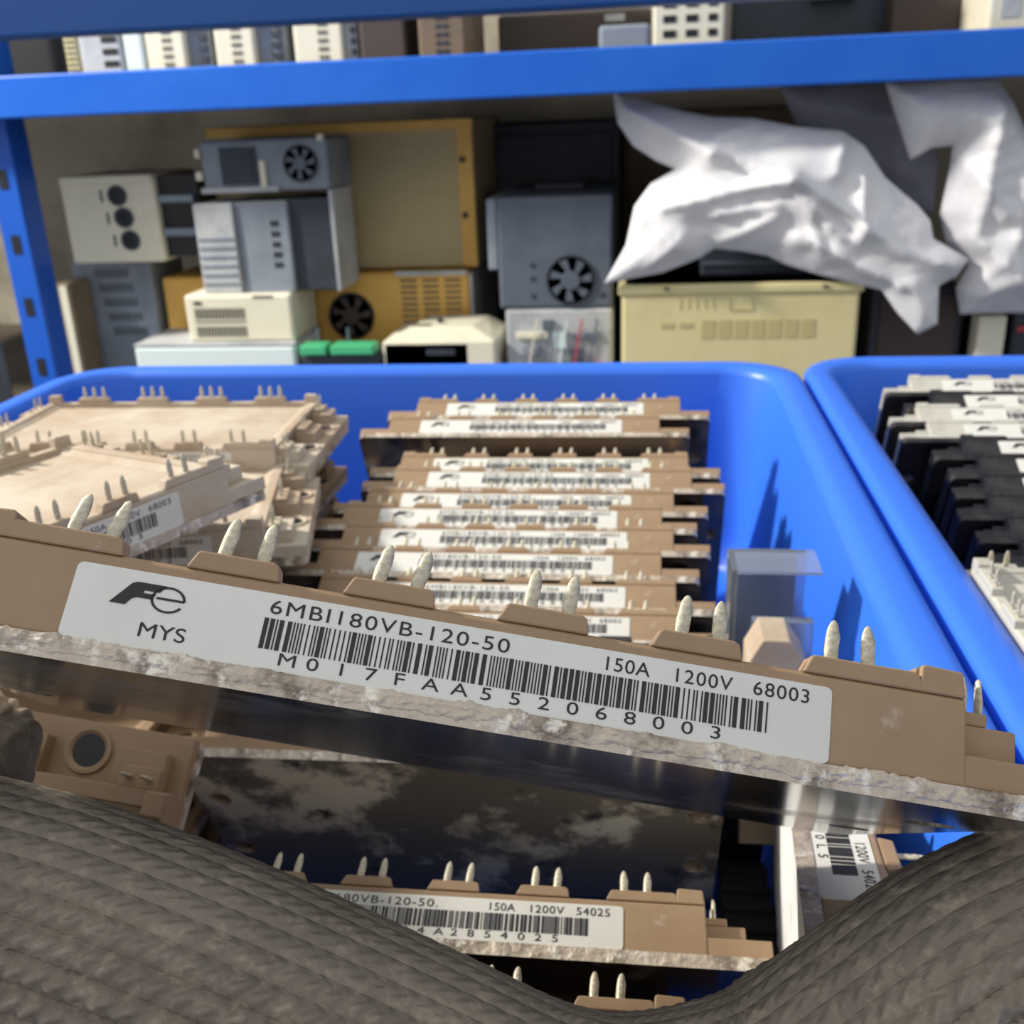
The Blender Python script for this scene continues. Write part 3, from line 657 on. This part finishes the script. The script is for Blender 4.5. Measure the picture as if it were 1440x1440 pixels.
for lab, loc, eul in (('added flat tan module on the bin floor, left column, nearest the front wall', (-.180, -.062, -.1895), (0, 0, 1)),
                      ('added flat tan module on the bin floor, right column, nearest the front wall', (-.050, -.060, -.1895), (0, 0, -1)),
                      ('added flat tan module on the bin floor, left column, second from the front', (-.176, .006, -.1895), (0, 0, -2)),
                      ('added flat tan module on the bin floor, right column, second from the front', (-.046, .007, -.1895), (0, 0, 2)),
                      ('added flat tan module on the bin floor, left column, third from the front', (-.178, .076, -.1895), (0, 0, 0)),
                      ):
    o = copy_tree(pm); place(o, lab, loc, eul)  # modules added over the floor to block blue bounce from the bin
o = copy_tree(dark); place(o, 'added black module standing low between the labelled module and the smeared plate', (-.0365, .1660, -.1640), (-80, 0, 0)); del o['group']  # added so the gap beside the smeared plate looks black
LW = 'added modules in the flat stacks under the dusty ones at the left'  # stacks added under the dusty modules, keeping blue bin bounce off nearby plates
for cn, (x, y, rz_) in (('back', (-.1700, .291, 2)), ('middle', (-.168, .2250, 3)), ('front', (-.172, .1590, 1))):
    for j, z in enumerate((-.187, -.1665, -.146, -.1262)):
        if cn == 'front' and j == 3: continue
        o = copy_tree(pm); place(o, 'added tan module in the %s flat stack at the left, %s from the bin floor' % (cn, ('lowest', 'second', 'third', 'fourth')[j]), (x+.003*((j*7) % 3-1), y, z), (0, 0, rz_-j), group=LW)
for lab, y_, z_ in (('added black module standing directly behind the smeared plate', .1965, -.1290), ('added black module, second behind the smeared plate', .2090, -.1300), ('added black module, third behind the smeared plate', .2215, -.1305)):
    o = copy_tree(dark); place(o, lab, (-.0305, y_, z_), (-66.3, 0, 0)); del o['group']  # added black fill for the gap right of the smeared plate
bm = bmesh.new(); box(bm, -.0055, .0055, 0, .060, 0, .018)
for j in range(9): box(bm, -.0058, .0058, .003+j*.0064, .0052+j*.0064, .016, .0195)
o = link('filler_strip', bm, mat('black_filler', (18, 18, 20), .95), bevel=.0006); o.location = (.0245, .150, ZF+.0026)  # added filler: blackens the gap floor and stops blue bounce
tag(o, 'added black ribbed foam strip on the bin floor between smeared plate and white plate', 'filler')
# oddments by the right wall of the left bin
p = at_z(1090, 935, ZC-.118)
t = empty('connector_block', 'small pale tan plastic block beside the clear sleeve at the right wall', 'connector', loc=p)
bm = bmesh.new(); prism(bm, [(-.006, -.05), (-.006, 0), (-.003, .006), (.003, .006), (.007, 0), (.007, -.05)], 'y', 0, .012); link('body', bm, M['dusty'], t, bevel=.0004)
bm = bmesh.new(); box(bm, -.004, .010, .013, .016, -.05, .004); link('sleeve', bm, M['clear'], t)
p = at_z(1090, 905, ZC-.118)
t = empty('clear_sleeve', 'clear folded plastic sleeve standing by the right wall of the left bin', 'sleeve', loc=(p.x, p.y+.02, p.z))
bm = bmesh.new(); box(bm, -.010, .009, 0, .0012, -.05, .014); box(bm, -.010, -.0085, -.012, 0, -.05, .014); box(bm, -.010, .011, -.012, .0012, .014, .0148); link('film', bm, M['clear'], t)
bm = bmesh.new(); box(bm, -.0075, .007, .002, .008, -.05, .012); link('insert', bm, M['slate'], t)
# dark sign at the left edge
p0 = at_y(-12, 530, .95)
t = empty('shelf_sign', 'dark navy sign with a white numeral at the left edge', 'sign', loc=p0)
bm = bmesh.new(); box(bm, -.03, .018, 0, .003, -.05, .035); link('panel', bm, M['dslate'], t)
bm = bmesh.new(); add(bm, text('0', -2, -5, 13, 1.0), -.3); link('numeral', bm, M['label'], t)
bm = bmesh.new(); box(bm, -.0305, -.0285, .003, .006, p0.z*-1+.0, .035); link('stake', bm, M['dslate'], t)

# ------------------------------------------------------------------ gloved hand
def U(u, v, wd): return Vector((u*k, v*k, wd*k))
spine = [(-90, -2, 108, 10.5), (-88, 14, 109, 11.5), (-80, 31, 110, 12.5), (-66, 39.5, 110, 13), (-50, 44.8, 111, 13.4), (-32, 51.9, 110, 14), (-12, 61.6, 110, 14.5), (2, 68.6, 110, 15), (14, 70.2, 109, 15.2), (29, 66.6, 109, 15), (39, 59.4, 109, 14.5), (50, 51, 110, 13.6), (62, 47, 114, 13.2), (72, 41, 112, 12.5), (76, 30, 108, 11.8), (75, 19, 102, 10.5)]
def cr(P, n):
    out = []
    for i in range(len(P)-1):
        p0, p1, p2, p3 = P[max(0, i-1)], P[i], P[i+1], P[min(len(P)-1, i+2)]
        for j in range(n):
            t = j/n
            out.append(tuple(.5*((2*b)+(-a+c)*t+(2*a-5*b+4*c-d)*t*t+(-a+3*b-3*c+d)*t**3) for a, b, c, d in zip(p0, p1, p2, p3)))
    out.append(tuple(P[-1])); return out
SP = cr(spine, 6)
chains = [SP,
    cr([(4, 80, 108, 20), (-5, 88, 92, 24), (-10, 92, 62, 25), (-18, 90, 30, 25), (-24, 89, -10, 27)], 5),                 # palm to wrist
    cr([(12, 76, 107, 16), (4, 84, 104, 22)], 5),
    cr([(-20, 66, 116, 16), (-8, 84, 100, 24)], 5), cr([(34, 64, 110, 15), (4, 90, 84, 24)], 5), cr([(-40, 60, 114, 14), (-14, 90, 84, 24)], 5),
    cr([(-18, 78, 122, 14), (-46, 64, 130, 12), (-74, 50, 132, 11), (-90, 32, 134, 10), (-88, 14, 130, 9)], 5),    # middle finger
    cr([(-18, 92, 126, 13), (-48, 80, 140, 11.5), (-74, 66, 146, 10.5), (-84, 48, 148, 9.5), (-78, 34, 146, 8.5)], 5),  # ring finger
    cr([(-16, 104, 118, 12), (-42, 98, 136, 10.5), (-60, 86, 146, 9.5), (-64, 72, 148, 8.5)], 5),   # little finger
    cr([(-8, 94, 104, 22), (-16, 100, 122, 13)], 4), cr([(-8, 90, 104, 22), (-18, 80, 122, 14)], 4)]
bm = bmesh.new()
def frustum(a, b, ra, rb, segs=20):
    d = b-a
    if d.length < 1e-7: return
    q = d.to_track_quat('Z', 'Y'); R = []
    for c, r in ((a, ra), (b, rb)):
        R.append([bm.verts.new(c+q@Vector((r*math.cos(2*math.pi*j/segs), r*math.sin(2*math.pi*j/segs), 0))) for j in range(segs)])
    for j in range(segs): bm.faces.new((R[0][j], R[0][(j+1) % segs], R[1][(j+1) % segs], R[1][j]))
    bm.faces.new(list(reversed(R[0]))); bm.faces.new(R[1])
for ch in chains:
    for i, (u, v, wd, r) in enumerate(ch):
        bmesh.ops.create_icosphere(bm, subdivisions=3, radius=r*k, matrix=Matrix.Translation(U(u, v, wd)))
        if i: frustum(U(*ch[i-1][:3]), U(u, v, wd), ch[i-1][3]*k, r*k)
tmp = link('tmp', bm, M['black'])
rmod = tmp.modifiers.new('r', 'REMESH'); rmod.mode = 'VOXEL'; rmod.voxel_size = .00045; rmod.adaptivity = 0
sm = tmp.modifiers.new('s', 'SMOOTH'); sm.factor = .5; sm.iterations = 40
dg = bpy.context.evaluated_depsgraph_get(); gme = bpy.data.meshes.new_from_object(tmp.evaluated_get(dg)); bpy.data.objects.remove(tmp)
import numpy as np
nv = len(gme.vertices); co = np.zeros(nv*3); gme.vertices.foreach_get('co', co); co = co.reshape(-1, 3)
nr = np.zeros(nv*3); gme.vertices.foreach_get('normal', nr); nr = nr.reshape(-1, 3)
SPn = np.array(cr(spine, 24)); sp = SPn[:, :3]*k; rad = SPn[:, 3]*k
arc = np.concatenate([[0], np.cumsum(np.linalg.norm(np.diff(sp, axis=0), axis=1))])
tan = np.gradient(sp, axis=0); tan /= np.linalg.norm(tan, axis=1)[:, None]
best = np.full(nv, 1e9); bi = np.zeros(nv, int)
for i in range(len(sp)):
    d2 = ((co-sp[i])**2).sum(1); mk = d2 < best; best[mk] = d2[mk]; bi[mk] = i
T = tan[bi]; D = co-sp[bi]; s = arc[bi]+(D*T).sum(1); D -= (D*T).sum(1)[:, None]*T
H = np.array([0, 0, -1.0]); H = H[None]-(T@H)[:, None]*T; H /= np.linalg.norm(H, axis=1)[:, None]    # towards the viewer side of the tube
E = np.cross(H, T)                                           # towards the opening of the U
E *= np.sign((E*np.array([0, -1.0, 0])).sum(1))[:, None]
e = (D*E).sum(1); h = (D*H).sum(1); r = np.maximum(rad[bi], 1e-5)
phi = np.arctan2(np.abs(h), e)
a = np.where(e > 0, r*phi, r*math.pi/2-e)*np.where(h >= 0, 1, -1)
P1, Q1 = .0027, .0023
rib = np.abs(np.cos(math.pi*a/P1))**.6
st = .5+.5*np.cos(2*math.pi*(s/Q1+.35*np.round(a/P1)*2+.25*np.sin(2*math.pi*a/P1)))
fade = np.clip((np.abs(a)/.001-7)/9, .10, 1)
wv = np.array([noise.noise(Vector(c*60)) for c in co[::1]]) if nv < 50000 else 0
hgt = (rib*.0011+rib*st*.0009)*fade
co2 = co+nr*hgt[:, None]
for ax in range(1): pass
RC = np.array([list(CR), list(CD), list(CF)])                # survey frame to world
cow = co2@RC+np.array([0, 0, ZC])
gme.vertices.foreach_set('co', cow.ravel())
uvl = gme.uv_layers.new(name='knit'); li = np.zeros(len(gme.loops), dtype=np.int32); gme.loops.foreach_get('vertex_index', li)
uv = np.stack([s[li]*1000, a[li]*1000], 1); uvl.data.foreach_set('uv', uv.ravel().astype(np.float32))
for p in gme.polygons: p.use_smooth = True
gm = mat('knit_glove', (158, 147, 132), .95, spec=.15, col2=(140, 130, 117), scale=55, lo=.4, hi=.65, col3=(184, 170, 152), scale3=420, lo3=.5, hi3=.7)
nt = gm.node_tree; N = nt.nodes; L = nt.links
u = N.new('ShaderNodeUVMap'); u.uv_map = 'knit'
sx = N.new('ShaderNodeSeparateXYZ'); L.new(u.outputs[0], sx.inputs[0])
def mth(op, a, b=None, c=None):
    n = N.new('ShaderNodeMath'); n.operation = op
    for i, x in enumerate((a, b, c)):
        if x is None: continue
        if isinstance(x, (int, float)): n.inputs[i].default_value = x
        else: L.new(x, n.inputs[i])
    return n.outputs[0]
fib = N.new('ShaderNodeTexNoise'); fib.inputs['Scale'].default_value = 1.6; fib.inputs['Detail'].default_value = 8; fib.inputs['Roughness'].default_value = .75
mp = N.new('ShaderNodeMapping'); mp.inputs['Scale'].default_value = (.8, 1.6, 1); L.new(u.outputs[0], mp.inputs[0]); L.new(mp.outputs[0], fib.inputs['Vector'])
V = mth('DIVIDE', sx.outputs[1], 2.7)
ry_ = mth('POWER', mth('ABSOLUTE', mth('COSINE', mth('MULTIPLY', V, math.pi))), .6)
ph = mth('ADD', mth('ADD', mth('DIVIDE', sx.outputs[0], 2.3), mth('MULTIPLY', mth('ROUND', V), .7)), mth('MULTIPLY', mth('SINE', mth('MULTIPLY', V, 2*math.pi)), .25))
stt = mth('ADD', mth('MULTIPLY', mth('COSINE', mth('MULTIPLY', ph, 2*math.pi)), .5), .5)
hh = mth('MULTIPLY', ry_, mth('ADD', mth('MULTIPLY', stt, .7), .6))
bp = N.new('ShaderNodeBump'); bp.inputs['Distance'].default_value = .0007; bp.inputs['Strength'].default_value = .8
L.new(mth('ADD', hh, mth('MULTIPLY', fib.outputs['Fac'], .7)), bp.inputs['Height']); L.new(bp.outputs[0], N['Principled BSDF'].inputs['Normal'])
gme.materials.clear(); gme.materials.append(gm)
glove = bpy.data.objects.new('gloved_hand', gme); COL.objects.link(glove)
tag(glove, 'left hand in a grey-brown knitted work glove holding up the labelled module', 'hand')

# cuff of the glove and the jacket sleeve behind it
def tube(name, pts, m, thick):
    bm = bmesh.new(); ring = []
    for (u_, v_, w_, r_) in pts:
        c = cw(u_*k, v_*k, w_*k); R_ = []
        for j in range(48):
            a_ = 2*math.pi*j/48; rr = r_*(1+.03*math.sin(5*a_+w_*.13)+.02*math.sin(w_*.4))
            R_.append(bm.verts.new(c+CR*(rr*math.cos(a_)*k)+CD*(rr*math.sin(a_)*k)))
        ring.append(R_)
    for A, B in zip(ring, ring[1:]):
        for j in range(48): bm.faces.new((A[j], A[(j+1) % 48], B[(j+1) % 48], B[j]))
    bm.faces.new(ring[-1]); bm.faces.new(list(reversed(ring[0])))
    return link(name, bm, m, glove, smooth=True)
tube('glove_cuff', [(-20, 90, 18, 26.5), (-20, 90, 17, 28.5), (-22, 89.5, 4, 29), (-24, 89, -14, 29.5), (-24, 89, -16, 27)], gm, .001)
M['jacket'] = mat('dark_work_jacket', (44, 50, 66), .9, bump=.0005, bscale=200)
tube('jacket_sleeve', [(-24, 89, -8, 30), (-24, 89, -9, 33)]+[(-24-.08*q, 89+.05*q, -10-q, 34+.05*q) for q in range(0, 260, 10)], M['jacket'], .001)
